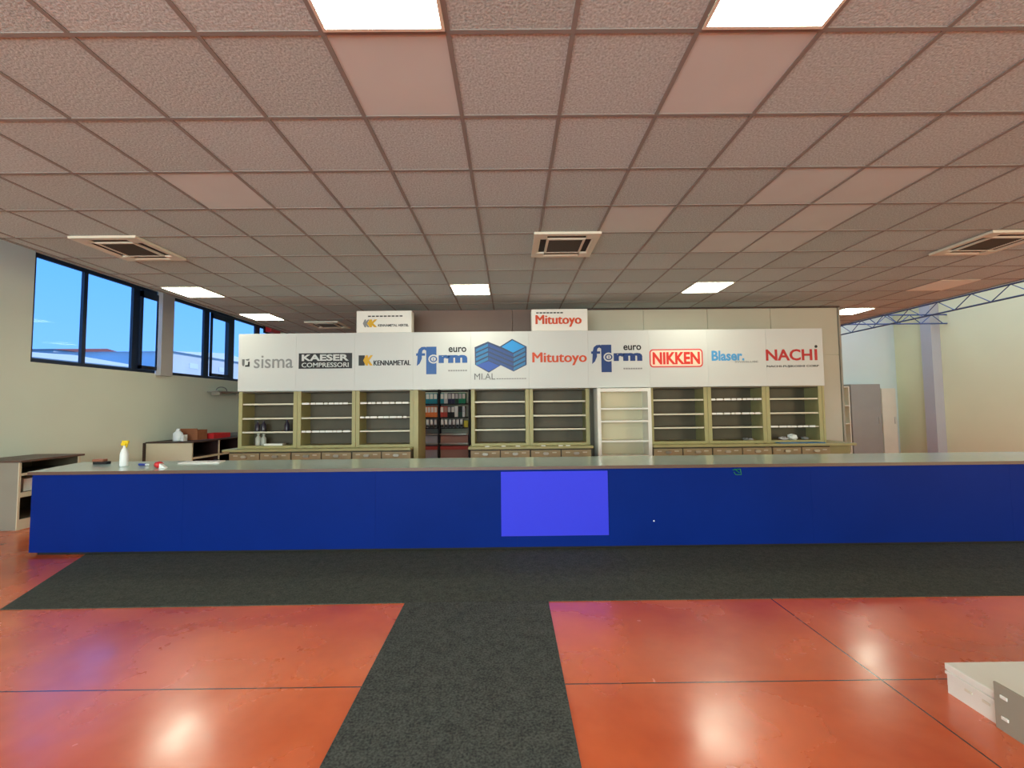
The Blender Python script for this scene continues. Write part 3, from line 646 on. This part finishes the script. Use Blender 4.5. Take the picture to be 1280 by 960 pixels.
# red alarm beacon high on the left wall
t = thing('alarm_beacon', (-6.93, 12.4, 3.7), 'small red alarm box high up, left of the sign board', 'alarm')
bx('housing', 'red_plastic', t, -6.97, -6.80, 12.2, 12.7, 3.72, 3.9, bevel=.01); bx('backplate', 'black', t, -6.999, -6.97, 12.15, 12.75, 3.68, 3.94)

# ------------------------------------------------------------------ cabinets far right
t = thing('tall_cabinet', (10.36, 12.7, 0), 'tall brownish grey cabinet behind the counter, right of the partition', 'cabinet')
bx('body', 'grey_cab', t, 9.92, 10.79, 12.5, 12.97, 0, 2.06); bx('door', 'grey_cab', t, 9.925, 10.785, 12.48, 12.498, .03, 2.055); bx('handle', 'steel', t, 10.70, 10.715, 12.465, 12.48, .9, 1.1)
t = thing('tall_cabinet', (11.03, 12.7, 0), 'slimmer pale cream cabinet against the back wall, right of the grey one', 'cabinet')
bx('body', 'cream_cab', t, 10.83, 11.25, 12.52, 12.97, 0, 1.93); bx('door', 'cream_cab', t, 10.835, 11.245, 12.50, 12.518, .03, 1.925); bx('handle', 'steel', t, 11.17, 11.185, 12.485, 12.50, .9, 1.1)
t = thing('open_rack', (9.5, 12.7, 0), 'narrow cream open rack between partition and grey cabinet', 'shelf')
for x in (9.1, 9.87): bx('side_panel', 'cream_cab', t, x, x+.03, 12.5, 12.95, 0, 2.0)
for z in (.05, .32, .9, 1.42, 1.97): bx('shelf', 'cream_cab', t, 9.13, 9.87, 12.5, 12.95, z, z+.03)

# ------------------------------------------------------------------ small things on counter and shelves
zt = CT+.0005
t = thing('spray_bottle', (-4.40, 4.95, zt), 'clear spray bottle with yellow trigger head on the counter', 'bottle')
MB().lathe(-4.40, 4.95, [(.036, zt), (.04, zt+.01), (.04, zt+.14), (.028, zt+.185), (.013, zt+.215), (.013, zt+.24)]).build('bottle_body', 'white_plastic', t, smooth=True)
h = MB(); h.box(-4.425, -4.355, 4.938, 4.962, zt+.262, zt+.292); h.prism([(-4.43, zt+.235), (-4.385, zt+.235), (-4.375, zt+.265), (-4.435, zt+.265)], 4.935, 4.965, 'y'); h.build('trigger_head', 'yellow_plastic', t, .003)
MB().prism([(-4.372, zt+.262), (-4.362, zt+.262), (-4.37, zt+.225), (-4.38, zt+.21)], 4.943, 4.957, 'y').build('trigger', 'yellow_plastic', t)
t = thing('brush', (-4.9, 5.2, zt), 'brown hand brush lying near the left end of the counter', 'brush')
MB().box(-4.97, -4.84, 5.16, 5.23, zt+.03, zt+.06).build('handle', 'wood_handle', t, .008); MB().box(-4.96, -4.80, 5.165, 5.225, zt, zt+.03).build('bristles', 'black', t)
t = thing('marker', (-4.2, 4.98, zt), 'blue marker lying beside the red and white roll', 'pen')
MB().tube([(-4.26, 4.99, zt+.014), (-4.17, 4.97, zt+.014)], .013, 8).build('barrel', 'blue_plastic', t); MB().tube([(-4.17, 4.97, zt+.014), (-4.13, 4.962, zt+.014)], .010, 8).build('cap', 'white_plastic', t)
t = thing('tape_roll', (-3.85, 4.78, zt), 'red and white tape roll near the front edge of the counter', 'tape')
MB().tube([(-3.90, 4.80, zt+.034), (-3.85, 4.78, zt+.034)], .034, 14).build('roll', 'red_plastic', t, smooth=True); MB().prism([(-3.85, zt), (-3.78, zt), (-3.845, zt+.05)], 4.76, 4.80, 'y').build('loose_end', 'white_plastic', t)
tag(MB().prism([(-3.92, 5.12), (-3.45, 5.14), (-3.5, 5.33), (-3.95, 5.30)], zt, zt+.012).build('paper_sheets', 'paper'), 'flat white papers lying on the counter', 'papers')
tag(MB().tube([(-3.66, 5.36, zt+.012), (-3.60, 5.35, zt+.012)], .012, 8).build('dark_cap', 'black'), 'small dark cap lying behind the papers', 'cap')
def bottle(x, y, z, h, m, label):
    t = thing('bottle', (x, y, z), label, 'bottle'); r = h*.22
    MB().lathe(x, y, [(r*.95, z), (r, z+.01), (r, z+h*.62), (r*.4, z+h*.8), (r*.4, z+h*.9)]).build('body', m, t, smooth=True); MB().lathe(x, y, [(r*.5, z+h*.9), (r*.5, z+h)]).build('cap', m, t)
zs3 = 1.1335
bottle(-4.30, 7.36, zs3, .17, 'bottle_dark', 'dark bottle at far left of the leftmost shelf unit'); bottle(-4.21, 7.38, zs3, .18, 'bottle_dark', 'dark bottle, second from left in the leftmost shelf unit')
bottle(-3.80, 7.36, zs3, .19, 'bottle_dark', 'dark bottle standing alone at right in the leftmost shelf unit')
bottle(-4.26, 7.32, .9005, .20, 'clear_plastic', 'tall clear bottle on the floor of the leftmost shelf unit'); bottle(-4.18, 7.34, .9005, .19, 'clear_plastic', 'shorter clear bottle beside the tall clear one')
def crumple(x, y, z, r, m, name, label, cat, sy=1, sz=.5):
    bmv = MB(); n = 9; pr = []
    bmv.lathe(x, y, [(r*.6, z), (r, z+r*sz*.4), (r*.8, z+r*sz), (r*.2, z+r*sz*1.3)], n)
    rr_ = random.Random(int(x*1000)); bmv.v = [(vx+rr_.uniform(-.3, .3)*r, y+(vy-y)*sy, vz if vz <= z+1e-6 else vz+rr_.uniform(-.2, .3)*r*sz) for vx, vy, vz in bmv.v]
    return tag(bmv.build(name, m), label, cat)
tag(MB().prism([(-4.12, 7.24), (-3.82, 7.25), (-3.84, 7.42), (-4.10, 7.43)], .9005, .93).build('paper_sheets', 'paper'), 'white papers lying in the leftmost shelf unit', 'papers')
crumple(3.98, 7.3, .9005, .06, 'ink_grey', 'cleaning_rag', 'grey crumpled rag in the second shelf unit from the right', 'rag'); crumple(4.08, 7.33, .9005, .04, 'lilac_paper', 'paper_ball', 'pale paper scrap beside the grey rag', 'scrap')
crumple(4.62, 7.3, .9005, .07, 'lilac_paper', 'paper_ball', 'pale paper scrap left in the rightmost shelf unit', 'scrap', sz=.5); crumple(4.76, 7.28, .9005, .08, 'paper', 'paper_ball', 'largest white paper scrap in the rightmost shelf unit', 'scrap', sz=.8)
crumple(4.98, 7.3, .9005, .07, 'ink_grey', 'cleaning_rag', 'grey crumpled rag in the rightmost shelf unit', 'rag')
tag(bx('blue_tray', 'hex_light', None, 4.40, 5.14, 7.04, 7.17, .8595, .872), 'flat bluish tray on the ledge below the rightmost shelf unit', 'tray')
for k, x in enumerate((-.42, -.15, .08, .5, .78, .9)):
    tag(MB().prism([(x, 7.03), (x+.07, 7.03), (x+.07, 7.06), (x, 7.06)], .8595, .872).build('price_tag', 'paper'), 'small white price tag lying on the middle worktop ledge', 'tag', 'price tags on the middle ledge')

# ------------------------------------------------------------------ white gondola base, bottom right
t = thing('display_platform', (2.8, 1.8, 0), 'low white metal display platform on the red floor at bottom right', 'platform')
MB().box(2.245, 4.0, .9, 2.305, .118, .150).build('top_panel', 'white_metal', t, .004); MB().box(2.252, 3.99, .9, 2.30, .0, .117).build('skirt', 'white_metal', t)
MB().box(2.243, 2.2515, .9, 2.302, .098, .112).build('rail', 'white_metal', t)
for y in (2.2, 2.12, 1.96): MB().box(2.2475, 2.2517, y-.022, y+.012, .066, .078).build('slot_tab', 'ac_white', t)
t = thing('steel_plate', (2.238, 1.6, 0), 'brownish grey perforated steel plate leaning flat on the white platform side', 'plate')
MB().box(2.232, 2.241, 1.2, 2.062, .0005, .205).build('plate', 'grey_cab', t)
for z in (.155, .062): MB().box(2.226, 2.2318, 2.005, 2.035, z-.008, z+.008).build('tab', 'white_metal', t, .003)
